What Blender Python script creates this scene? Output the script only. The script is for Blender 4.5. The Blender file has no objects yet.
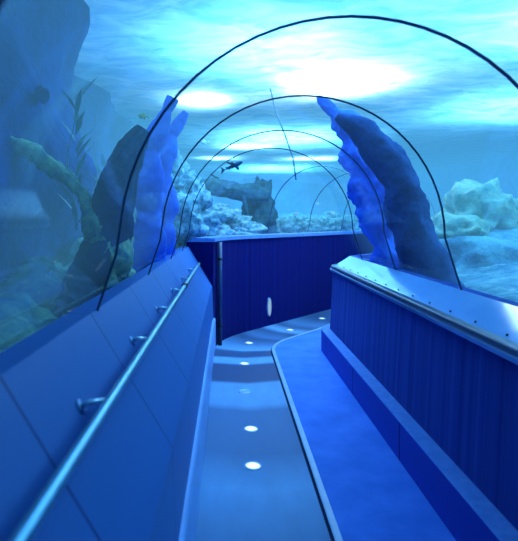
import bpy, bmesh, math, random
from mathutils import Vector, noise
random.seed(7)
S = bpy.context.scene
COL = S.collection
H = 1.7                       # eye height
F = 520.0                     # focal length in pixels of the 518x541 frame
VX, VY = 228.0, 219.0         # vanishing point of the straight stretch

def at(px, py, Y):
    return Vector(((px - VX) * Y / F, Y, H - (py - VY) * Y / F))

# ------------------------------------------------------------------ materials
class NT:
    def __init__(s, name):
        s.m = bpy.data.materials.new(name); s.m.use_nodes = True
        s.t = s.m.node_tree; s.t.nodes.clear()
        s.out = s.t.nodes.new('ShaderNodeOutputMaterial')
    def n(s, typ, **kw):
        nd = s.t.nodes.new(typ)
        for k, v in kw.items():
            if hasattr(nd, k): setattr(nd, k, v)
            else: nd.inputs[k].default_value = v
        return nd
    def l(s, a, b): s.t.links.new(a, b)
    def math(s, op, a, b=None):
        nd = s.t.nodes.new('ShaderNodeMath'); nd.operation = op
        for i, v in enumerate((a, b)):
            if v is None: continue
            if isinstance(v, (int, float)): nd.inputs[i].default_value = v
            else: s.l(v, nd.inputs[i])
        return nd.outputs[0]
    def mix(s, fac, a, b):
        nd = s.t.nodes.new('ShaderNodeMix'); nd.data_type = 'RGBA'
        for i, v in ((0, fac), (6, a), (7, b)):
            if isinstance(v, (int, float)): nd.inputs[i].default_value = v
            elif isinstance(v, tuple): nd.inputs[i].default_value = (*v, 1)
            else: s.l(v, nd.inputs[i])
        return nd.outputs[2]

def noisy(name, c1, c2, scale=6, rough=.6, bump=.3, detail=5, metallic=0, coat=0, dist=.02):
    t = NT(name)
    tc = t.n('ShaderNodeTexCoord')
    nz = t.n('ShaderNodeTexNoise', Scale=scale, Detail=detail, Roughness=.6)
    t.l(tc.outputs['Object'], nz.inputs['Vector'])
    rp = t.n('ShaderNodeValToRGB')
    rp.color_ramp.elements[0].position = .35; rp.color_ramp.elements[0].color = (*c1, 1)
    rp.color_ramp.elements[1].position = .68; rp.color_ramp.elements[1].color = (*c2, 1)
    t.l(nz.outputs[0], rp.inputs[0])
    p = t.n('ShaderNodeBsdfPrincipled', Roughness=rough, Metallic=metallic)
    p.inputs['Coat Weight'].default_value = coat
    if rough >= .75: p.inputs['Specular IOR Level'].default_value = .06
    t.l(rp.outputs[0], p.inputs['Base Color'])
    if bump:
        b = t.n('ShaderNodeBump', Strength=bump, Distance=dist)
        t.l(nz.outputs[0], b.inputs['Height']); t.l(b.outputs[0], p.inputs['Normal'])
    t.l(p.outputs[0], t.out.inputs[0])
    return t.m

def wall_mat(name, base, seam, pitch, off, rough=.45, width=.006):
    """painted panels: fine seams every `pitch` metres along the tunnel (UV.x = metres along)"""
    t = NT(name)
    uv = t.n('ShaderNodeUVMap'); sx = t.n('ShaderNodeSeparateXYZ'); t.l(uv.outputs[0], sx.inputs[0])
    fr = t.math('FRACT', t.math('DIVIDE', t.math('SUBTRACT', sx.outputs[0], off), pitch))
    near = t.math('LESS_THAN', fr, width / pitch * 2)
    nz = t.n('ShaderNodeTexNoise', Scale=2.2, Detail=4)
    c = t.mix(nz.outputs[0], tuple(v * .8 for v in base), tuple(min(1, v * 1.2) for v in base))
    c = t.mix(near, c, seam)
    p = t.n('ShaderNodeBsdfPrincipled', Roughness=rough); p.inputs['Specular IOR Level'].default_value = .15
    t.l(c, p.inputs['Base Color'])
    b = t.n('ShaderNodeBump', Strength=.6, Distance=.006, invert=True); t.l(near, b.inputs['Height']); t.l(b.outputs[0], p.inputs['Normal'])
    t.l(p.outputs[0], t.out.inputs[0])
    return t.m

def fluted_mat(name, dark, light, per_m, rough=.9):
    """carpeted wall hung in soft upright ribs"""
    t = NT(name)
    uv = t.n('ShaderNodeUVMap'); sx = t.n('ShaderNodeSeparateXYZ'); t.l(uv.outputs[0], sx.inputs[0])
    nz = t.n('ShaderNodeTexNoise', Scale=per_m, Detail=2); nz.noise_dimensions = '1D'
    t.l(sx.outputs[0], nz.inputs['W'])
    f = t.n('ShaderNodeTexNoise', Scale=60, Detail=3)
    c = t.mix(nz.outputs[0], dark, light)
    p = t.n('ShaderNodeBsdfPrincipled', Roughness=rough); p.inputs['Specular IOR Level'].default_value = .05
    t.l(c, p.inputs['Base Color'])
    h = t.math('ADD', nz.outputs[0], t.math('MULTIPLY', f.outputs[0], .08))
    b = t.n('ShaderNodeBump', Strength=.5, Distance=.03); t.l(h, b.inputs['Height']); t.l(b.outputs[0], p.inputs['Normal'])
    t.l(p.outputs[0], t.out.inputs[0])
    return t.m

def path_mat():
    """walkway carpet with light and ring-shadow bands painted into its colour"""
    t = NT('carpet_painted_light_bands')
    uv = t.n('ShaderNodeUVMap'); sx = t.n('ShaderNodeSeparateXYZ'); t.l(uv.outputs[0], sx.inputs[0])
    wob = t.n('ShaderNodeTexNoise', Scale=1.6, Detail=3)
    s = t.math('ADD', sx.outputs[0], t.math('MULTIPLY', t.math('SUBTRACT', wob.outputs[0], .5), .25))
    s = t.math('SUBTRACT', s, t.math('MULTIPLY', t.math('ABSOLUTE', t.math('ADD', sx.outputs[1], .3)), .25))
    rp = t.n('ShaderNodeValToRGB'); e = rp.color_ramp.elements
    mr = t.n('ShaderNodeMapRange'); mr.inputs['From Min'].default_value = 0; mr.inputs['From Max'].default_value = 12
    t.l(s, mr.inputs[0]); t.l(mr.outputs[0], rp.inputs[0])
    D, M, L = (.015, .05, .15), (.055, .16, .35), (.15, .37, .66)  # shaded, middle and lit tones painted into the carpet colour
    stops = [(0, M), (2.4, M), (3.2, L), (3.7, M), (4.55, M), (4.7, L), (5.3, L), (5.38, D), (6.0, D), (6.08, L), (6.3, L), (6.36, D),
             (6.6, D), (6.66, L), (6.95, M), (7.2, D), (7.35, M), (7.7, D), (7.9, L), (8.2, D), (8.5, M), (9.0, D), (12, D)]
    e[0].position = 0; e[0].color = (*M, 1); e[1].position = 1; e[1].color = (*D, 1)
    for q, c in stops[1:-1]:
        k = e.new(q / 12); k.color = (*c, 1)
    f = t.n('ShaderNodeTexNoise', Scale=45, Detail=4)
    c = t.mix(t.math('MULTIPLY', f.outputs[0], .35), rp.outputs[0], (.03, .09, .17))
    p = t.n('ShaderNodeBsdfPrincipled', Roughness=.62); p.inputs['Specular IOR Level'].default_value = .2
    t.l(c, p.inputs['Base Color'])
    b = t.n('ShaderNodeBump', Strength=.25, Distance=.01); t.l(f.outputs[0], b.inputs['Height']); t.l(b.outputs[0], p.inputs['Normal'])
    t.l(p.outputs[0], t.out.inputs[0])
    return t.m

def acrylic():
    t = NT('clear_acrylic')
    fr = t.n('ShaderNodeFresnel', IOR=1.4)
    tr = t.n('ShaderNodeBsdfTransparent', Color=(.93, .975, 1, 1))
    gl = t.n('ShaderNodeBsdfGlossy', Roughness=.03, Color=(.8, .92, 1, 1))
    mx = t.n('ShaderNodeMixShader')
    t.l(t.math('MULTIPLY', fr.outputs[0], .10), mx.inputs[0])
    t.l(tr.outputs[0], mx.inputs[1]); t.l(gl.outputs[0], mx.inputs[2]); t.l(mx.outputs[0], t.out.inputs[0])
    return t.m

def water_mat():
    t = NT('glowing_tank_water')
    A = (.15, .095, .075); L = (.075, .50, 1.04)
    dens = .25
    ab = t.n('ShaderNodeVolumeAbsorption', Density=dens); ab.inputs[0].default_value = (*[1 - a / dens for a in A], 1)
    em = t.n('ShaderNodeEmission', Strength=.25)  # water glows by itself, standing in for scattered light and haze
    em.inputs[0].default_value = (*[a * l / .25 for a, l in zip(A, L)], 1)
    ad = t.n('ShaderNodeAddShader'); t.l(ab.outputs[0], ad.inputs[0]); t.l(em.outputs[0], ad.inputs[1])
    t.l(ad.outputs[0], t.out.inputs['Volume'])
    return t.m

def surface_mat():
    t = NT('rippled_water_surface')
    tc = t.n('ShaderNodeTexCoord')
    mp = t.n('ShaderNodeMapping'); mp.inputs['Scale'].default_value = (.8, 1.3, 1)
    t.l(tc.outputs['Object'], mp.inputs[0])
    nz = t.n('ShaderNodeTexNoise', Scale=1.9, Detail=5, Roughness=.6, Distortion=.9); t.l(mp.outputs[0], nz.inputs['Vector'])
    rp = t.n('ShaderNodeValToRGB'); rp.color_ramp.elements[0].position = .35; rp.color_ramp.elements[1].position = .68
    rp.color_ramp.elements[0].color = (.34, .6, .78, 1); rp.color_ramp.elements[1].color = (.95, 1, 1, 1)  # light and dark of the ripples painted into the translucent colour
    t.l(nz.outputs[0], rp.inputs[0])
    tl = t.n('ShaderNodeBsdfTranslucent'); t.l(rp.outputs[0], tl.inputs[0])
    tr = t.n('ShaderNodeBsdfTransparent', Color=(.95, .98, 1, 1))
    b = t.n('ShaderNodeBump', Strength=.2, Distance=.2); t.l(nz.outputs[0], b.inputs['Height']); t.l(b.outputs[0], tl.inputs['Normal'])
    mx = t.n('ShaderNodeMixShader'); mx.inputs[0].default_value = .22; t.l(tl.outputs[0], mx.inputs[1]); t.l(tr.outputs[0], mx.inputs[2])
    t.l(mx.outputs[0], t.out.inputs[0])
    return t.m

def glow(name, col, st):
    t = NT(name); e = t.n('ShaderNodeEmission', Strength=st, Color=(*col, 1)); t.l(e.outputs[0], t.out.inputs[0]); return t.m

M = dict(
    panel=wall_mat('painted_blue_panel', (.036, .14, .42), (.015, .045, .17), .8, 1.2),
    skirt=noisy('pale_blue_skirting', (.20, .42, .85), (.24, .48, .9), 3, .4, 0),
    carpet_wall=fluted_mat('blue_carpet_wall', (.02, .04, .20), (.04, .085, .36), 9),
    dark_wall=fluted_mat('dark_navy_curtain', (.002, .003, .06), (.005, .010, .13), 12),
    ledge=noisy('blue_ledge_carpet', (.10, .23, .58), (.14, .29, .66), 18, .8, .2),
    riser=wall_mat('blue_riser', (.03, .07, .40), (.006, .015, .10), 1.35, .9, .85, .01),
    sill=noisy('glossy_pale_blue_sill', (.18, .42, .80), (.24, .50, .86), 2, .16, .05),
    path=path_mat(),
    platform=noisy('blue_platform_carpet', (.045, .17, .60), (.075, .23, .72), 3, .75, .15),
    strip=noisy('grey_blue_edge_strip', (.22, .40, .62), (.28, .46, .68), 10, .4, .1),
    gap=noisy('dark_gap', (.01, .02, .06), (.015, .03, .08), 5, .8, 0),
    lip=noisy('dark_lip_rubber', (.012, .03, .09), (.02, .05, .13), 5, .35, 0),
    lip_metal=noisy('brushed_lip_metal', (.10, .24, .48), (.14, .30, .55), 5, .3, 0, metallic=.5),
    joint=noisy('dark_joint_seal', (.008, .045, .11), (.012, .06, .14), 9, .5, 0),
    rail=noisy('satin_steel_rail', (.13, .34, .46), (.17, .40, .52), 8, .36, 0, metallic=.85),
    black=noisy('black_metal', (.01, .015, .03), (.02, .03, .05), 8, .4, 0, metallic=.6),
    steel=noisy('bright_steel', (.4, .6, .75), (.5, .7, .85), 8, .3, 0, metallic=.8),
    acrylic=acrylic(), water=water_mat(), surface=surface_mat(),
    lamp=glow('lit_floor_lens', (.62, .85, 1), 1.6),
    lamp_dim=noisy('unlit_floor_lens', (.25, .5, .8), (.3, .56, .85), 4, .3, 0),
    wall_lamp=glow('wall_lamp_lens', (.42, .72, 1), .62),
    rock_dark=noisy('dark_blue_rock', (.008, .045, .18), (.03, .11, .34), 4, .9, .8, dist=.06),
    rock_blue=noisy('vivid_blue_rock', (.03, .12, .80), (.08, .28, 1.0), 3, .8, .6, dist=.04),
    rock_pale=noisy('pale_reef_rock', (.03, .16, .22), (.36, .62, .68), 9, .9, .9, dist=.06),
    rock_teal=noisy('teal_reef_rock', (.03, .14, .22), (.18, .42, .46), 5, .9, .9, dist=.06),
    rock_green=noisy('algae_covered_rock', (.02, .12, .14), (.20, .36, .24), 5, .9, .9, dist=.06),
    coral=noisy('soft_yellow_green_coral', (.10, .26, .22), (.34, .48, .34), 6, .9, .7, dist=.05),
    sand=noisy('tank_sand_and_rubble', (.03, .13, .20), (.20, .38, .44), 5, .95, .9, detail=8, dist=.08),
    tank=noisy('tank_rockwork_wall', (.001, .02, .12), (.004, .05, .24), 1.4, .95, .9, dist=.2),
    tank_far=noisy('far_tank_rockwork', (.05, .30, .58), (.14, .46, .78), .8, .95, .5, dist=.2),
    rock_navy=noisy('navy_rock', (.002, .022, .10), (.008, .05, .18), 4, .95, .8, dist=.06),  # darker navy colour for the left outcrop
    ridge=noisy('yellow_green_coral_skin', (.03, .16, .22), (.42, .62, .34), 9, .9, .8, dist=.05),
    log=noisy('waterlogged_wood', (.01, .05, .08), (.03, .11, .16), 9, .9, .8, dist=.03),
    kelp=noisy('kelp_leaf', (.06, .20, .20), (.16, .36, .30), 5, .6, .2),
    fish_dark=noisy('dark_fish_skin', (.010, .04, .13), (.02, .07, .2), 6, .5, .1),
    fish_pale=noisy('pale_fish_skin', (.45, .65, .7), (.7, .85, .85), 6, .4, .1),
    fish_yellow=noisy('yellow_fish_skin', (.5, .52, .12), (.75, .72, .25), 6, .4, .1),
    shark=noisy('slate_shark_skin', (.012, .06, .13), (.03, .11, .2), 5, .5, .1),
    eye=noisy('fish_eye', (.002, .002, .003), (.004, .004, .006), 3, .1, 0),
)

# ------------------------------------------------------------------ object helpers
def link(name, me, mat, parent=None, smooth=True):
    o = bpy.data.objects.new(name, me); COL.objects.link(o)
    for m in (mat if isinstance(mat, (list, tuple)) else [mat]): me.materials.append(m)
    if smooth:
        for p in me.polygons: p.use_smooth = True
    if parent is not None: o.parent = parent
    return o
def bm_obj(name, bm, mat, parent=None, smooth=True):
    me = bpy.data.meshes.new(name); bm.to_mesh(me); bm.free()
    return link(name, me, mat, parent, smooth)
def tag(o, label, cat, group=None, kind=None):
    o['label'] = label; o['category'] = cat
    if group: o['group'] = group
    if kind: o['kind'] = kind
    return o
def struct(o, label, cat):
    return tag(o, label, cat, kind='structure')
def empty(name, loc=(0, 0, 0), rotz=0):
    o = bpy.data.objects.new(name, None); COL.objects.link(o); o.location = loc; o.rotation_euler = (0, 0, rotz); o.empty_display_size = .1
    return o
def copy_tree(o, parent=None):
    c = o.copy(); COL.objects.link(c)
    if parent is not None: c.parent = parent
    for ch in list(o.children): copy_tree(ch, c)
    return c

# ------------------------------------------------------------------ the tunnel's path: straight, then a 40 degree bend to the right
AX, S0, RB, TURN = .5, 6.6, 1.15, math.radians(40)
SA = RB * TURN
S1 = 12.6
def pos(s, u, z):
    if s <= S0: return Vector((AX + u, s, z))
    a = min((s - S0) / RB, TURN); r = RB - u
    p = Vector((AX + RB - r * math.cos(a), S0 + r * math.sin(a), z))
    e = s - S0 - SA
    if e > 0: p += Vector((math.sin(TURN), math.cos(TURN), 0)) * e
    return p
def to_su(x, y):
    if y <= S0: return y, x - AX
    px, py = x - (AX + RB), y - S0
    a = math.atan2(py, -px)
    if a <= TURN: return S0 + RB * a, RB - math.hypot(px, py)
    d = Vector((math.sin(TURN), math.cos(TURN))); nrm = Vector((math.cos(TURN), -math.sin(TURN)))
    c = Vector((AX + RB - RB * math.cos(TURN), S0 + RB * math.sin(TURN)))
    v = Vector((x, y)) - c
    return S0 + SA + v.dot(d), v.dot(nrm)
def stations(a, b, step=.4):
    st = [a]
    n = max(1, int((b - a) / step))
    for i in range(1, n): st.append(a + (b - a) * i / n)
    st += [S0 + SA * k / 8 for k in range(9) if a < S0 + SA * k / 8 < b]
    st.append(b)
    out = []
    for v in sorted(st):
        if not out or v - out[-1] > 1e-3: out.append(v)
    return out
def sweep(name, prof, a, b, mat, closed=True, parent=None, smooth=False, step=.4, faces_mat=None):
    """extrude a (u, z) outline along the tunnel; UV = (metres along, u)"""
    bm = bmesh.new(); uvl = bm.loops.layers.uv.new('UVMap')
    st = stations(a, b, step); rows = []
    for s in st: rows.append([bm.verts.new(pos(s, u, z)) for u, z in prof])
    n = len(prof); segs = n if closed else n - 1
    for i in range(len(st) - 1):
        for j in range(segs):
            k = (j + 1) % n
            f = bm.faces.new((rows[i][j], rows[i][k], rows[i + 1][k], rows[i + 1][j]))
            if faces_mat: f.material_index = faces_mat[j]
            for lp, (s, q) in zip(f.loops, ((st[i], j), (st[i], k), (st[i + 1], k), (st[i + 1], j))):
                lp[uvl].uv = (s, prof[q][0])
    if closed:
        bm.faces.new(rows[0][::-1]); bm.faces.new(rows[-1])
    bmesh.ops.recalc_face_normals(bm, faces=bm.faces)
    return bm_obj(name, bm, mat, parent, smooth)

SB = -1.6
# floor
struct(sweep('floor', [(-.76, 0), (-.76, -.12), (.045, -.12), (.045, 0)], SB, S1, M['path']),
       'blue-grey carpeted walkway with painted bands of light and shade beside the left wall', 'floor')
pl = struct(sweep('floor_platform', [(.045, -.12), (.045, .004), (.056, .004), (.058, .022), (.066, .026), (.098, .026), (.10, .022), (.72, .022), (.72, -.12)],
            SB, S1, [M['platform'], M['strip'], M['gap']], faces_mat=[2, 2, 2, 1, 1, 1, 0, 0, 0]),
       'smooth bright blue walkway strip with grooved edge along the right step', 'floor')
# left wall
CR, FT = (-.715, .82), (-1.03, 1.336)
struct(sweep('wall_left', [(-.70, 0), (-.70, .40), CR, FT, (-1.12, 1.335), (-1.12, 0)], SB, 6.72, M['panel']),
       'leaning blue panelled wall carrying the handrail on the left', 'wall')
struct(sweep('baseboard_left', [(-.70, 0), (-.676, 0), (-.676, .385), (-.686, .40), (-.70, .40)], SB, 6.74, M['skirt']),
       'pale blue skirting at the foot of the left wall', 'baseboard')
# dark wall round the bend
struct(sweep('wall_back', [(-.70, 0), (-.70, 1.40), (-1.06, 1.40), (-1.06, 0)], 6.72, S1, M['dark_wall'], step=.3),
       'dark navy curtained wall curving right at the tunnel bend', 'wall')
struct(sweep('trim_1', [(-.68, 1.40), (-.68, 1.45), (-.955, 1.452), (-1.06, 1.40)], 6.72, S1, M['ledge']),
       'bright blue cap on top of the dark curved wall', 'trim')
# right wall, step and lip
struct(sweep('wall_right', [(.80, 0), (.80, .30), (.84, 1.09), (1.05, 1.23), (1.13, 1.23), (1.13, 0)], SB, S1,
             [M['carpet_wall'], M['sill']], faces_mat=[0, 0, 1, 0, 0, 0]),
       'deep blue ribbed carpet wall under the sloping sill on the right', 'wall')
struct(sweep('trim_2', [(.69, 0), (.69, .29), (.70, .30), (.80, .30), (.80, 0)], SB, S1, [M['riser'], M['ledge']], faces_mat=[0, 1, 1, 0, 0]),
       'narrow blue carpeted step along the foot of the right wall', 'step')
lip = struct(sweep('trim_3', [(.815, 1.068), (.812, 1.09), (.822, 1.108), (.84, 1.112), (.862, 1.114), (.862, 1.09), (.84, 1.06)], SB, S1, M['lip'], smooth=True),
       'dark rounded lip along the top of the right wall', 'trim')
sweep('lip_strip', [(.818, 1.035), (.800, 1.045), (.800, 1.066), (.818, 1.070), (.84, 1.06), (.836, 1.035)], SB, S1, M['lip_metal'], parent=lip)
bm = bmesh.new()
for i in range(22):
    s = .6 + .33 * i
    p = pos(s, .885, 1.125)
    m = bmesh.ops.create_uvsphere(bm, u_segments=8, v_segments=6, radius=.007)
    for v in m['verts']: v.co = v.co + p
bm_obj('bolt', bm, M['black'], lip)

# acrylic panels between joints
AC, R = 1.58, .94
def arch(r):
    pts = [(FT[0] * r / R * 1.0, FT[1])] if False else [(-1.03 - (r - R), FT[1] - .01)]
    n = 30
    for i in range(n + 1):
        a = math.pi - math.pi * i / n
        pts.append((r * math.cos(a), AC + r * math.sin(a)))
    pts[1] = (-r - .012, AC - .02)
    pts.append((1.05 + (r - R), 1.228))
    return pts
SE = S0 + SA
JO = [SB, -.6, .75, 2.1, 3.45, 4.8, 6.0, SE + 1.0, SE + 2.3, SE + 3.6, S1]
def ring(s, parent):
    pi, po = arch(R - .006), arch(R + .003)
    sweep('joint_ring', pi + po[::-1], s - .007, s + .007, M['joint'], parent=parent, smooth=False)
where = ['behind the viewer', 'overhead', 'between the overhead joint and the widest dark ring', 'between the widest ring and the second ring',
         'between the second and third rings', 'between the third and fourth rings', 'curving right round the bend',
         'just past the bend', 'second past the bend', 'last of the tunnel']
for i in range(len(JO) - 1):
    w = struct(sweep('window_%d' % (i + 1), arch(R), JO[i], JO[i + 1], M['acrylic'], closed=False, smooth=True, step=.3),
               'clear arched acrylic tunnel panel, ' + where[i], 'window')
    if i: ring(JO[i], w)

# ------------------------------------------------------------------ handrail with brackets
def tube(bm, pts, rad, seg=12, cap=True, squash=None):
    """tube along points; rad: number or list"""
    n = len(pts); rows = []
    up = Vector((0, 0, 1))
    for i, p in enumerate(pts):
        p = Vector(p)
        d = (Vector(pts[min(i + 1, n - 1)]) - Vector(pts[max(i - 1, 0)])).normalized()
        a = d.cross(up)
        if a.length < 1e-3: a = d.cross(Vector((0, 1, 0)))
        a.normalize(); b = a.cross(d).normalized()
        r = rad[i] if isinstance(rad, (list, tuple)) else rad
        rows.append([bm.verts.new(p + (a * math.cos(t) + b * math.sin(t)) * r) for t in [2 * math.pi * k / seg for k in range(seg)]])
    for i in range(n - 1):
        for k in range(seg):
            j = (k + 1) % seg
            bm.faces.new((rows[i][k], rows[i][j], rows[i + 1][j], rows[i + 1][k]))
    if cap:
        bm.faces.new(rows[0][::-1]); bm.faces.new(rows[-1])
    return rows
RU, RZ = -.352 - AX, H - .544
rail = tag(empty('handrail', pos(1.5, RU, RZ)), 'round steel handrail running along the leaning left wall', 'handrail')
def local(parent, p): return Vector(p) - parent.location
bm = bmesh.new(); tube(bm, [local(rail, pos(s, RU, RZ)) for s in (SB, 0, 1, 2, 3, 4, 5, 6.3)], .0175, 16); bm_obj('rail_tube', bm, M['rail'], rail)
bm = bmesh.new(); tube(bm, [local(rail, pos(s, RU, RZ)) for s in (6.3, 6.31)], .021, 16); bm_obj('end_cap', bm, M['black'], rail)
bm = bmesh.new(); tube(bm, [local(rail, pos(s, RU, RZ)) for s in (4.18, 4.30)], .023, 16); bm_obj('joint_sleeve', bm, M['black'], rail)
nrm = Vector((.857, 0, .515)); along = Vector((-.51, 0, .857))
for k in range(8):
    s = -.05 + .8 * k
    base = pos(s - .06, -.405 - AX, H - .575) + along * .04 - nrm * .004
    bm = bmesh.new()
    c = pos(s, RU, RZ)
    tube(bm, [local(rail, base + nrm * .012), local(rail, base + nrm * .034), local(rail, c - nrm * .012 + along * .012)], .0075, 10)
    b = bm_obj('bracket', bm, M['steel'], rail)
    bm = bmesh.new(); tube(bm, [local(rail, base), local(rail, base + nrm * .012)], .024, 16); bm_obj('mounting_plate', bm, M['lip_metal'], b)

# ------------------------------------------------------------------ lights set in the walkway
def disc_lamp(r):
    e = empty('floor_light')
    bm = bmesh.new(); prev = None
    rings = [(r * 1.28, 0), (r * 1.26, .004), (r * 1.04, .006), (r * 1.0, .003)]
    rows = [[bm.verts.new((q * math.cos(t), q * math.sin(t), z)) for t in [2 * math.pi * k / 28 for k in range(28)]] for q, z in rings]
    for a, b in zip(rows, rows[1:]):
        for k in range(28): bm.faces.new((a[k], a[(k + 1) % 28], b[(k + 1) % 28], b[k]))
    bm_obj('bezel', bm, M['steel'], e)
    bm = bmesh.new(); c = bm.verts.new((0, 0, .007)); row = [bm.verts.new((r * math.cos(t), r * math.sin(t), .003)) for t in [2 * math.pi * k / 28 for k in range(28)]]
    for k in range(28): bm.faces.new((row[k], row[(k + 1) % 28], c))
    bm_obj('lens', bm, M['lamp'], e)
    return e
fl0 = disc_lamp(.047)
spots = [((253, 466), 'round white light set in the walkway, nearest the camera'),
         ((251, 429), 'bright round light in the walkway, second from the camera'),
         ((244.8, 391.6), 'dim unlit round light in the walkway on a pale band'),
         ((244.5, 363.7), 'round light in the walkway just before the bend, on a dark band'),
         ((249, 343), 'round light at the start of the bend near the dark wall'),
         ((290, 330), 'round light beyond the bend, between the platform corner and dark wall'),
         ((322, 318.5), 'farthest round floor light, beside the end of the right wall')]
for i, ((px, py), lb) in enumerate(spots):
    o = fl0 if i == 0 else copy_tree(fl0)
    Y = F * H / (py - VY)
    o.location = ((px - VX) * Y / F, Y, 0)
    tag(o, lb, 'floor light', 'lights set in the walkway')
    if i == 2:
        for ch in o.children:
            if ch.name.startswith('lens'):
                ch.data = ch.data.copy(); ch.data.materials[0] = M['lamp_dim']

# oblong lamp low on the dark wall, pipe at the corner
wl = empty('wall_light', pos(8.05, -.70, .30)); dW = Vector((math.cos(TURN), -math.sin(TURN), 0)); wl.rotation_euler = (0, 0, -TURN)
bm = bmesh.new()
def oval(x, a, b): return [bm.verts.new((x, a * math.cos(t), b * math.sin(t))) for t in [2 * math.pi * k / 28 for k in range(28)]]
rows = [oval(0, .058, .15), oval(.02, .056, .148), oval(.02, .047, .137)]
for a, b in zip(rows, rows[1:]):
    for k in range(28): bm.faces.new((a[k], a[(k + 1) % 28], b[(k + 1) % 28], b[k]))
bm_obj('rim', bm, M['lip_metal'], wl)
bm = bmesh.new(); row = oval(.018, .047, .137); c = bm.verts.new((.028, 0, 0))
for k in range(28): bm.faces.new((row[k], row[(k + 1) % 28], c))
bm_obj('lens', bm, M['wall_lamp'], wl)
tag(wl, 'upright oval pale light low on the dark curved wall', 'wall light')
pp = empty('corner_pipe', pos(6.86, -.655, 0))
bm = bmesh.new(); tube(bm, [(0, 0, 0), (0, 0, .7), (0, 0, 1.39)], .03, 14); bm_obj('pipe', bm, M['lip'], pp)
for z in (.25, 1.15):
    bm = bmesh.new(); tube(bm, [(0, 0, z), (0, 0, z + .03)], .036, 14); bm_obj('clamp', bm, M['black'], pp)
tag(pp, 'dark upright pipe where the left wall meets the dark curtained wall', 'pipe')

# ------------------------------------------------------------------ tank: water, surface, walls, seabed
TX0, TX1, TY0, TY1, TZ0, TZ1 = -2.3, 9.5, -3.2, 26, -.3, 3.9
bm = bmesh.new()
e_ = .03
prof = [(-1.15, -.14), (-1.15, FT[1])] + [(u, z) for u, z in arch(R + .02)][1:-1] + [(1.15, 1.23), (1.15, -.14)]
st = stations(SB - .05, S1 + .05, .4)
rows = [[bm.verts.new(pos(s, u, z)) for u, z in prof] for s in st]
n = len(prof)
for i in range(len(st) - 1):
    for j in range(n):
        k = (j + 1) % n
        bm.faces.new((rows[i][j], rows[i][k], rows[i + 1][k], rows[i + 1][j]))
bm.faces.new(rows[0][::-1]); bm.faces.new(rows[-1])
bmesh.ops.recalc_face_normals(bm, faces=bm.faces)
bmesh.ops.reverse_faces(bm, faces=bm.faces)          # normals point out of the water, into the tunnel
vb = [bm.verts.new((x, y, z)) for z in (TZ0, TZ1) for x, y in ((TX0, TY0), (TX1, TY0), (TX1, TY1), (TX0, TY1))]
for q in ((3, 2, 1, 0), (4, 5, 6, 7), (0, 1, 5, 4), (1, 2, 6, 5), (2, 3, 7, 6), (3, 0, 4, 7)): bm.faces.new([vb[k] for k in q])
struct(bm_obj('water', bm, M['water'], smooth=False), 'blue water with added haze glow filling the tank around the tunnel', 'water')

def fbm(x, y, z=0, o=4):
    v = 0; a = 1
    for k in range(o):
        v += a * noise.noise((x, y, z)); x *= 2.1; y *= 2.1; z *= 2.1; a *= .5
    return v
def grid(name, fx, nu, nv, mat, cull=None):
    bm = bmesh.new()
    vs = [[bm.verts.new(fx(i / nu, j / nv)) for j in range(nv + 1)] for i in range(nu + 1)]
    for i in range(nu):
        for j in range(nv):
            q = (vs[i][j], vs[i + 1][j], vs[i + 1][j + 1], vs[i][j + 1])
            if cull and any(cull(v.co) for v in q): continue
            bm.faces.new(q)
    for v in [v for v in bm.verts if not v.link_faces]: bm.verts.remove(v)
    return bm_obj(name, bm, mat)
def surf(u, v):
    x = TX0 + (TX1 - TX0) * u; y = TY0 + (TY1 - TY0) * v
    return (x, y, 3.86 + .05 * fbm(x * .8, y * .6, 3))
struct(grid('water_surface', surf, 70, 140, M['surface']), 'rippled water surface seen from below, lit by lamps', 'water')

def bed(x, y):
    s, u = to_su(x, y)
    out = max(0, abs(u) - 1.1)
    h = 1.0 + .10 * min(out, 3) + .035 * max(0, y - 7) + .10 * fbm(x * .9, y * .9, 5) + .05 * fbm(x * 3, y * 3, 2)
    if x < -.6 and y < 9: h += .10
    return h
def bedf(u, v):
    x = TX0 + (TX1 - TX0) * u; y = TY0 + (TY1 - TY0) * v
    return (x, y, bed(x, y))
def incorr(c):
    s, u = to_su(c.x, c.y)
    return abs(u) < 1.08 and SB < s < S1
struct(grid('seabed', bedf, 130, 260, M['sand'], incorr), 'sandy rubble bed of the tank outside the tunnel', 'seabed')
def wl_(u, v):
    y = TY0 + (TY1 - TY0) * u; z = .5 + 3.4 * v
    k = min(1, max(0, (y - 5.2) / 2))
    return (TX0 + .70 * (1 - k) - .1 * k + .28 * (fbm(y * .6, z * .8, 1) + .6), y, z)
struct(grid('tank_wall_left', wl_, 110, 30, M['tank']), 'dark rockwork wall of the tank on the left', 'wall')
def wr_(u, v):
    y = TY0 + (TY1 - TY0) * u; z = .5 + 3.4 * v
    return (TX1 - .1 - .4 * (fbm(y * .5, z * .7, 8) + .6), y, z)
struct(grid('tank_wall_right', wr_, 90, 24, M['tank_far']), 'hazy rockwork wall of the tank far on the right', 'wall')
def wb_(u, v):
    x = TX0 + (TX1 - TX0) * u; z = .5 + 3.4 * v
    return (x, TY1 - .1 - .6 * (fbm(x * .4, z * .5, 11) + .6), z)
struct(grid('tank_wall_back', wb_, 60, 24, M['tank_far']), 'hazy rockwork wall at the far end of the tank', 'wall')

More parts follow.
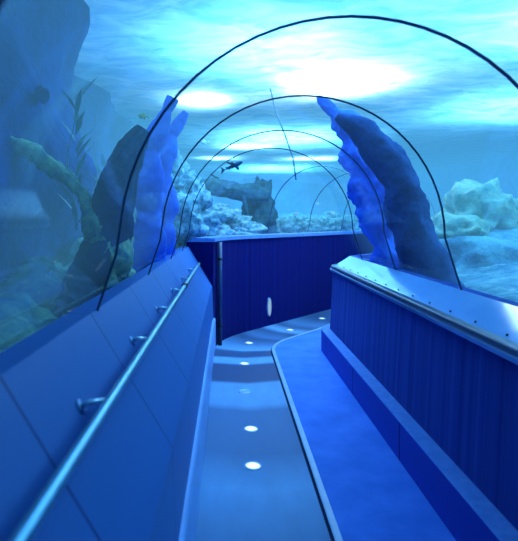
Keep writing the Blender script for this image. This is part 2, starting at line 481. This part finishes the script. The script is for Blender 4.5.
# ------------------------------------------------------------------ rockwork
def rock(name, label, cat, loc, size, mat, seed, group=None, rough=.35, sub=4, freq=1.3, kind=None):
    bm = bmesh.new(); bmesh.ops.create_icosphere(bm, subdivisions=sub, radius=1)
    off = Vector((seed * 3.7, seed * 1.3, -seed * 2.1))
    for v in bm.verts:
        d = v.co.normalized()
        q = d * freq + off
        k = 1 + rough * fbm(q.x, q.y, q.z, 4) - .25 * rough * abs(fbm(q.x * 2.3, q.y * 2.3, q.z * 2.3, 3))
        v.co = Vector((d.x * size[0], d.y * size[1], d.z * size[2])) * k
    o = bm_obj(name, bm, mat); o.location = loc
    return tag(o, label, cat, group, kind)

# rubble slope straight ahead, left of the bend
G = 'pale boulders on the slope beyond the bend'
slope = [
    ((176, 216), 7.2, (.34, .4, .34), 'large pale boulder low on the slope, left end'),
    ((190, 198), 7.8, (.30, .4, .30), 'pale boulder halfway up the slope under the shark'),
    ((178, 186), 7.8, (.28, .35, .26), 'pale boulder high on the slope against the acrylic arch'),
    ((200, 224), 8.0, (.36, .4, .22), 'flat pale boulder at the slope foot behind the dark wall'),
    ((170, 168), 8.2, (.26, .3, .30), 'topmost pale boulder on the left slope'),
    ((213, 215), 9.0, (.36, .4, .20), 'pale boulder under the left end of the sunken log'),
    ((228, 226), 9.6, (.40, .4, .22), 'pale boulder below the middle of the sunken log'),
    ((205, 232), 8.3, (.40, .3, .18), 'low pale boulder just above the blue wall cap'),
    ((188, 230), 7.6, (.30, .3, .20), 'low pale boulder beside the third ring'),
    ((243, 232), 9.3, (.36, .3, .16), 'low pale boulder left of the dark rock pillar'),
]
for i, ((px, py), Y, sz, lb) in enumerate(slope):
    rock('boulder', lb, 'rock', at(px, py, Y), sz, M['rock_pale'], i + 1, G, rough=.5, freq=1.8)
rock('reef_mound', 'broad speckled reef mound rising on the left beyond the third ring', 'rock', (-1.45, 8.2, 1.5), (.75, .9, .95), M['rock_pale'], 31, rough=.45, freq=2.2, sub=5)
rock('rock_pillar', 'dark rock pillar under the right end of the sunken log', 'rock', at(259, 212, 10.6), (.34, .4, .66), M['log'], 21, rough=.4, freq=2)
# low reef beyond the fifth ring
G = 'low reef rocks beyond the curved panel'
for i, (px, py, Y, sz, lb) in enumerate([
    (284, 229, 12.0, (.35, .3, .22), 'small reef rock just right of the dark rock pillar'),
    (298, 226, 12.6, (.32, .3, .24), 'second reef rock from the dark pillar'),
    (313, 228, 12.2, (.36, .3, .22), 'middle reef rock of the low far reef'),
    (328, 225, 13.2, (.36, .3, .26), 'second last reef rock before the fourth ring'),
    (343, 227, 12.6, (.38, .3, .26), 'last reef rock beside the foot of the fourth ring')]):
    rock('reef_rock', lb, 'rock', at(px, py, Y), sz, M['rock_pale'], 40 + i, G, rough=.55, freq=2)

# rock buttresses hugging the tunnel
def buttress(name, label, pts, rads, mat, seed, ysq=1.0, lump=.3, scallop=0, waves=0):
    bm = bmesh.new(); seg = 36; rows = []
    N = len(pts) * 16
    P = []
    for i in range(N):
        t = i / (N - 1) * (len(pts) - 1); k = min(int(t), len(pts) - 2); f = t - k
        P0, P1, P2, P3 = [Vector(pts[max(0, min(len(pts) - 1, k + q))]) for q in (-1, 0, 1, 2)]
        p = .5 * ((2 * P1) + (P2 - P0) * f + (2 * P0 - 5 * P1 + 4 * P2 - P3) * f * f + (3 * P1 - P0 - 3 * P2 + P3) * f ** 3)
        r = rads[k] * (1 - f) + rads[k + 1] * f
        if scallop: r *= 1 + scallop * (abs(math.sin(math.pi * waves * i / (N - 1))) - .5) * 2
        P.append((p, r))
    for i, (p, r) in enumerate(P):
        d = (P[min(i + 1, N - 1)][0] - P[max(i - 1, 0)][0]); d.y = 0; d.normalize()
        a = Vector((d.z, 0, -d.x)); b = Vector((0, 1, 0))
        row = []
        for k in range(seg):
            t = 2 * math.pi * k / seg
            q = p + a * math.cos(t) * r + b * math.sin(t) * r * ysq
            w = 1 + lump * fbm(q.x * 3 + seed, q.y * 3, q.z * 3, 4) - .3 * lump * abs(fbm(q.x * 11, q.y * 11 + seed, q.z * 11, 3))
            row.append(bm.verts.new(p + (q - p) * w))
        rows.append(row)
    for i in range(N - 1):
        for k in range(seg):
            j = (k + 1) % seg
            bm.faces.new((rows[i][k], rows[i][j], rows[i + 1][j], rows[i + 1][k]))
    bm.faces.new(rows[0][::-1]); bm.faces.new(rows[-1])
    bmesh.ops.recalc_face_normals(bm, faces=bm.faces)
    return tag(bm_obj(name, bm, mat), label, 'rock')
def arc(Y, rc, a0, a1, n=6, base=True):
    pts = [(AX + rc * math.cos(math.radians(a0 + (a1 - a0) * i / (n - 1))), Y, AC + rc * math.sin(math.radians(a0 + (a1 - a0) * i / (n - 1)))) for i in range(n)]
    if base: pts = [(pts[0][0] + (.25 if pts[0][0] > AX else -.2), Y, 1.0)] + pts
    return pts
buttress('rock_buttress', 'scalloped vivid blue rock column against the left acrylic, nearer of two', [at(138, 300, 4.6), at(151, 235, 4.6), at(150, 190, 4.6), at(154, 150, 4.6), at(162, 122, 4.6), at(173, 98, 4.6)],
         [.13, .125, .115, .10, .075, .045], M['rock_blue'], 2, .8, .35, .26, 3.4)
buttress('rock_buttress', 'scalloped blue rock column against the left acrylic, farther of two', [at(152, 300, 5.4), at(166, 235, 5.4), at(165, 195, 5.4), at(167, 155, 5.4), at(175, 130, 5.4), at(186, 112, 5.4)],
         [.12, .11, .10, .09, .065, .04], M['rock_blue'], 5, .8, .35, .24, 4)
buttress('rock_buttress', 'vivid blue craggy rock column against the right acrylic', [at(402, 290, 5.7), at(382, 235, 5.7), at(371, 190, 5.7), at(356, 150, 5.7), at(338, 118, 5.7), at(318, 96, 5.7)],
         [.2, .19, .18, .16, .11, .03], M['rock_blue'], 9, 1.2, .6, .2, 6)
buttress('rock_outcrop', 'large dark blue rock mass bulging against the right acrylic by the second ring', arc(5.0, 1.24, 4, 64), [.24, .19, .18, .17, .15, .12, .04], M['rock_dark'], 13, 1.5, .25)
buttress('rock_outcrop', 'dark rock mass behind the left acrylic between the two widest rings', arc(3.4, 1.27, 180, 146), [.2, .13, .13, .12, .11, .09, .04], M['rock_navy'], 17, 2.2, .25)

# green ledge and ridge in the left tank, coral mound on the right
G = 'algae rocks behind the left sill'
for i, (x, y, z, sz, lb) in enumerate([
    (-1.15, 2.5, 1.05, (.34, .5, .24), 'algae-green rock nearest the camera behind the left sill'),
    (-1.35, 3.5, 1.12, (.36, .55, .28), 'algae-green rock second along behind the left sill'),
    (-1.2, 4.7, 1.15, (.34, .6, .34), 'algae-green rock third along behind the left sill'),
    (-1.75, 2.9, 1.2, (.4, .6, .3), 'algae-green rock at the foot of the dark tank wall')]):
    rock('algae_rock', lb, 'rock', (x, y, z), sz, M['rock_green'], 60 + i, G, rough=.4, freq=1.8)
buttress('coral_ridge', 'yellow-green coral ridge sloping down behind the left acrylic', [at(-30, 122, 3.3), at(20, 146, 3.3), at(48, 164, 3.3), at(74, 186, 3.3), at(96, 220, 3.3), at(112, 285, 3.3)],
         [.06, .045, .04, .045, .07, .13], M['ridge'], 23, 1.6, 1.1)
rock('coral_mound', 'pale yellow-green coral mound beyond the right acrylic', 'coral', at(480, 218, 7.0), (.50, .5, .48), M['coral'], 71, rough=.35, freq=2.2)
rock('coral_mound', 'smaller pale green coral mound low behind the right sill', 'coral', at(452, 238, 6.6), (.40, .45, .30), M['coral'], 73, rough=.35, freq=2.2)
rock('coral_rock', 'teal rock under the pale coral mounds on the right', 'rock', at(505, 262, 6.4), (1.0, .7, .40), M['rock_teal'], 75, rough=.4)

# sunken log
lg = empty('sunken_log', at(228, 190, 9.8))
bm = bmesh.new(); P = [at(196, 184, 9.5), at(210, 187, 9.6), at(228, 189, 9.8), at(246, 193, 10.0), at(266, 196, 10.2)]
rows = tube(bm, [p - lg.location for p in P], [.10, .14, .17, .18, .15], 24)
bmesh.ops.subdivide_edges(bm, edges=bm.edges[:], cuts=3, use_grid_fill=True)
for v in bm.verts: v.co += Vector((0, fbm(v.co.x * 4, v.co.z * 4, 7), fbm(v.co.x * 4, v.co.y * 4, v.co.z * 5))) * .05
bm_obj('trunk', bm, M['log'], lg)
bm = bmesh.new(); tube(bm, [(-.1, 0, .05), (-.2, -.05, .22), (-.33, -.08, .30)], [.04, .03, .012], 10); bm_obj('branch', bm, M['log'], lg)
bm = bmesh.new(); tube(bm, [(.28, 0, -.1), (.33, .0, -.3), (.36, 0, -.55)], [.05, .04, .035], 10); bm_obj('branch', bm, M['log'], lg)
tag(lg, 'dark sunken log lying across the reef beyond the bend', 'log')

# kelp strands on the left
def kelp(label, px, py0, py1, Y, n, seed):
    rd = random.Random(seed)
    base = at(px, py1, Y); e = empty('kelp', base)
    hgt = (py1 - py0) * Y / F
    bm = bmesh.new(); pts = [Vector((.03 * math.sin(k * .9 + seed), .02 * math.cos(k), hgt * k / 8)) for k in range(9)]
    tube(bm, pts, [.008 - .0006 * k for k in range(9)], 8); bm_obj('stem', bm, M['kelp'], e)
    bm = bmesh.new()
    for k in range(n):
        t = (k + .5) / n; p = pts[0].lerp(pts[-1], t); a = rd.uniform(0, 6.28); L = rd.uniform(.14, .26)
        d = Vector((math.cos(a) * .5, math.sin(a) * .5, .85)).normalized(); sd = Vector((-math.sin(a), math.cos(a), 0))
        row = [(0, .003), (.25, .016), (.55, .02), (.8, .012), (1, .001)]
        prev = None
        for q, w in row:
            c = p + d * L * q + Vector((math.cos(a), math.sin(a), 0)) * .05 * q * q
            cur = (bm.verts.new(c - sd * w), bm.verts.new(c + sd * w))
            if prev: bm.faces.new((prev[0], prev[1], cur[1], cur[0]))
            prev = cur
    bm_obj('leaves', bm, M['kelp'], e)
    tag(e, label, 'seaweed', 'kelp in the left tank')
kelp('tall thin kelp strand rising from the left ridge, nearer the dark fish', 72, 95, 230, 3.9, 22, 1)
kelp('short kelp strand beside the dark rock behind the left acrylic', 104, 165, 262, 4.0, 16, 2)

# ------------------------------------------------------------------ fish
def fish_mesh(L, hgt, wid):
    bm = bmesh.new(); N = 12; seg = 12; rows = []
    for i in range(N + 1):
        t = i / N
        r = (math.sin(math.pi * min(1, t * 1.02 + .02) ** .72)) ** .8 if t < 1 else 0
        r = max(r, .10 if t > .8 else .03)
        rows.append([bm.verts.new((L * (t - .5), wid * r * math.cos(a), hgt * r * math.sin(a))) for a in [2 * math.pi * k / seg for k in range(seg)]])
    for i in range(N):
        for k in range(seg):
            j = (k + 1) % seg; bm.faces.new((rows[i][k], rows[i][j], rows[i + 1][j], rows[i + 1][k]))
    bm.faces.new(rows[0][::-1]); bm.faces.new(rows[-1])
    return bm
def plate(outline, th, axis='y'):
    bm = bmesh.new()
    A = [bm.verts.new((x, th, z) if axis == 'y' else (x, z, th)) for x, z in outline]
    B = [bm.verts.new((x, -th, z) if axis == 'y' else (x, z, -th)) for x, z in outline]
    bm.faces.new(A); bm.faces.new(B[::-1]); n = len(A)
    for k in range(n): bm.faces.new((A[k], B[k], B[(k + 1) % n], A[(k + 1) % n]))
    bmesh.ops.recalc_face_normals(bm, faces=bm.faces)
    return bm
def make_fish(label, loc, rotz, L, mat, group=None, tall=.24, name='fish'):
    e = empty(name, loc, rotz); h = L * tall
    bm_obj('body', fish_mesh(L, h, L * .11), mat, e)
    x = L * .47
    bm_obj('tail_fin', plate([(x - .02 * L, .03 * L), (x + .22 * L, h * .95), (x + .14 * L, 0), (x + .22 * L, -h * .95), (x - .02 * L, -.03 * L)], L * .008), mat, e)
    bm_obj('dorsal_fin', plate([(-L * .2, h * .8), (-L * .05, h * 1.35), (L * .25, h * 1.05), (L * .3, h * .5)], L * .007), mat, e)
    bm_obj('anal_fin', plate([(L * .05, -h * .8), (L * .16, -h * 1.3), (L * .3, -h * .85), (L * .3, -h * .45)], L * .007), mat, e)
    for sgn in (-1, 1):
        bm = plate([(-L * .18, 0), (-L * .05, -h * .55), (L * .02, -h * .35)], L * .006)
        for v in bm.verts: v.co.y += sgn * (L * .1 + (v.co.x + L * .18) * .4)
        bm_obj('pectoral_fin', bm, mat, e)
        bm = bmesh.new(); bmesh.ops.create_uvsphere(bm, u_segments=10, v_segments=8, radius=L * .022)
        for v in bm.verts: v.co += Vector((-L * .37, sgn * L * .075, h * .2))
        bm_obj('eye', bm, M['eye'], e)
    return tag(e, label, 'fish', group)
make_fish('large dark blue fish hovering high in the left tank', at(40, 96, 3.6), 2.8, .17, M['fish_dark'], tall=.34)
make_fish('small yellow fish swimming near the widest dark ring', at(143, 116, 4.1), .5, .075, M['fish_yellow'], tall=.3)
G = 'small pale fish over the reef'
proto = None
for i, (px, py, Y, rz, lb) in enumerate([
    (192, 207, 8.6, .4, 'leftmost small pale fish below the sunken log'),
    (207, 208, 8.8, .2, 'small pale fish below the log, second of the line'),
    (217, 212, 9.0, 3.3, 'small pale fish facing right below the log'),
    (237, 211, 9.2, .1, 'small pale fish nearest the dark rock pillar'),
    (318, 204, 11.0, .6, 'small pale fish alone in open water beyond the bend'),
    (296, 214, 11.5, 2.9, 'small pale fish low over the far reef'),
    (333, 213, 11.2, .2, 'small pale fish near the foot of the fourth ring'),
    (204, 142, 8.0, .5, 'small pale fish high between the third and fourth rings')]):
    if proto is None:
        proto = o = make_fish(lb, at(px, py, Y), rz, .13, M['fish_pale'], G)
    else:
        o = copy_tree(proto); o.location = at(px, py, Y); o.rotation_euler = (0, 0, rz); tag(o, lb, 'fish', G)
# shark gliding above the slope
sk = empty('shark', at(233, 166, 7.2), -.35); sk.rotation_euler = (.35, .3, 2.5)
L = .34
bm = bmesh.new(); N = 16; rows = []
for i in range(N + 1):
    t = i / N; r = max(.012, math.sin(math.pi * t ** .62) ** .9 * .075 if 0 < t < 1 else .012)
    rows.append([bm.verts.new((L * (t - .5), r * .55 * L * 2.6 * math.cos(a) * .9, r * .55 * L * 2.6 * math.sin(a) * .85)) for a in [2 * math.pi * k / 14 for k in range(14)]])
for i in range(N):
    for k in range(14):
        j = (k + 1) % 14; bm.faces.new((rows[i][k], rows[i][j], rows[i + 1][j], rows[i + 1][k]))
bm.faces.new(rows[0][::-1]); bm.faces.new(rows[-1])
bm_obj('body', bm, M['shark'], sk)
bm_obj('dorsal_fin', plate([(-.04, .025), (.015, .085), (.03, .075), (.035, .02)], .003), M['shark'], sk)
bm_obj('tail_fin', plate([(.15, .006), (.225, .085), (.205, .015), (.215, -.045), (.15, -.006)], .003), M['shark'], sk)
for sgn in (-1, 1):
    bm_obj('pectoral_fin', plate([(-.07, sgn * .02), (-.01, sgn * .13), (.015, sgn * .125), (-.005, sgn * .02)], .003, 'z'), M['shark'], sk)
    bm_obj('pelvic_fin', plate([(.06, sgn * .012), (.095, sgn * .045), (.105, sgn * .04), (.1, sgn * .01)], .002, 'z'), M['shark'], sk)
tag(sk, 'small dark shark gliding over the sunken log beneath the fourth ring', 'shark')

# thin dark tube in the water over the tunnel
bm = bmesh.new(); tube(bm, [at(268, 80, 8.6), at(276, 112, 8.6), at(285, 135, 8.6), at(293, 158, 8.6), at(296, 180, 8.6)], .012, 8)
tag(bm_obj('dark_tube', bm, M['shark']), 'thin dark tube hanging in the water above the bend', 'hose')

# ------------------------------------------------------------------ lamps over the water: those seen as glows, and added fill
def lamp(x, y, z, size, power, col=(.55, .85, 1), sy=None):
    ld = bpy.data.lights.new('tank_or_fill_lamp', 'AREA'); ld.energy = power; ld.color = col; ld.shape = 'RECTANGLE'; ld.size = size; ld.size_y = sy or size
    o = bpy.data.objects.new('tank_or_fill_lamp', ld); COL.objects.link(o); o.location = (x, y, z)
    return o
lamp(1.75, 8.2, 4.25, .8, 300, (.9, .97, 1), .8)
lamp(-.45, 9.4, 4.2, .5, 60, (.8, .95, 1), .5)
lamp(.6, 15.5, 4.2, 1.0, 110, (.8, .95, 1), .5)
lamp(3.0, 18.6, 4.2, 1.4, 150, (.8, .95, 1), .5)
lamp(-.4, 18.5, 4.2, 1.0, 90, (.8, .95, 1), .5)
lamp(1.6, 14, 4.7, 2.5, 480, (.4, .82, 1))  # fill lamp added to brighten the reef beyond the bend
lamp(2.0, 22.5, 4.6, 2.5, 800, (.4, .82, 1))  # fill lamp added to brighten the far end of the tank
lamp(.6, 6.6, 4.9, 1.4, 330, (.2, .55, 1))  # unseen fill added above the bend to light the tunnel inside
lamp(1.4, 2.2, 4.9, 1.6, 26, (.2, .55, 1), 2)  # unseen weak fill added for the near end of the tunnel
lamp(4.4, 5.2, 4.8, 2.5, 400, (.32, .74, 1))  # unseen fill added to make the right side brighter
lamp(6.0, 10, 4.8, 2.5, 440, (.36, .76, 1))  # second unseen fill added for the right side, farther back
lamp(-1.4, 3.6, 4.8, .8, 9, (.2, .6, 1), 2)  # unseen faint fill added over the left tank
def fill_spot(p, target, power, ang=70):  # blue spot out of view, added to brighten the rock columns
    ld = bpy.data.lights.new('added_reef_spot', 'SPOT'); ld.energy = power; ld.color = (.12, .38, 1); ld.spot_size = math.radians(ang); ld.spot_blend = .8; ld.shadow_soft_size = .05
    o = bpy.data.objects.new('added_reef_spot', ld); COL.objects.link(o); o.location = p
    o.rotation_euler = (Vector(target) - Vector(p)).to_track_quat('-Z', 'Y').to_euler()
fill_spot((-1.0, 3.7, 3.75), at(158, 180, 4.9), 60)
fill_spot((1.15, 4.4, 3.75), at(358, 175, 5.7), 75)
w = bpy.data.worlds.new('world'); S.world = w; w.use_nodes = True
bg = w.node_tree.nodes['Background']; bg.inputs[0].default_value = (.02, .10, .32, 1); bg.inputs[1].default_value = .6

# ------------------------------------------------------------------ camera
cd = bpy.data.cameras.new('camera'); cam = bpy.data.objects.new('camera', cd); COL.objects.link(cam)
cam.location = (0, 0, H); cam.rotation_euler = (math.radians(90), 0, 0)
cd.sensor_fit = 'VERTICAL'; cd.sensor_height = 36; cd.sensor_width = 36; cd.lens = 36 * F / 541
cd.shift_x = (259 - VX) / 541; cd.shift_y = -(270.5 - VY) / 541
cd.clip_start = .02; cd.clip_end = 100
cd.dof.use_dof = True; cd.dof.focus_distance = 5.0; cd.dof.aperture_fstop = 2.8
S.camera = cam
S.view_settings.view_transform = 'Standard'; S.view_settings.look = 'None'
S.cycles.use_denoising = True
S.cycles.transparent_max_bounces = 24; S.cycles.max_bounces = 8; S.cycles.volume_bounces = 0
S.cycles.sample_clamp_indirect = 4
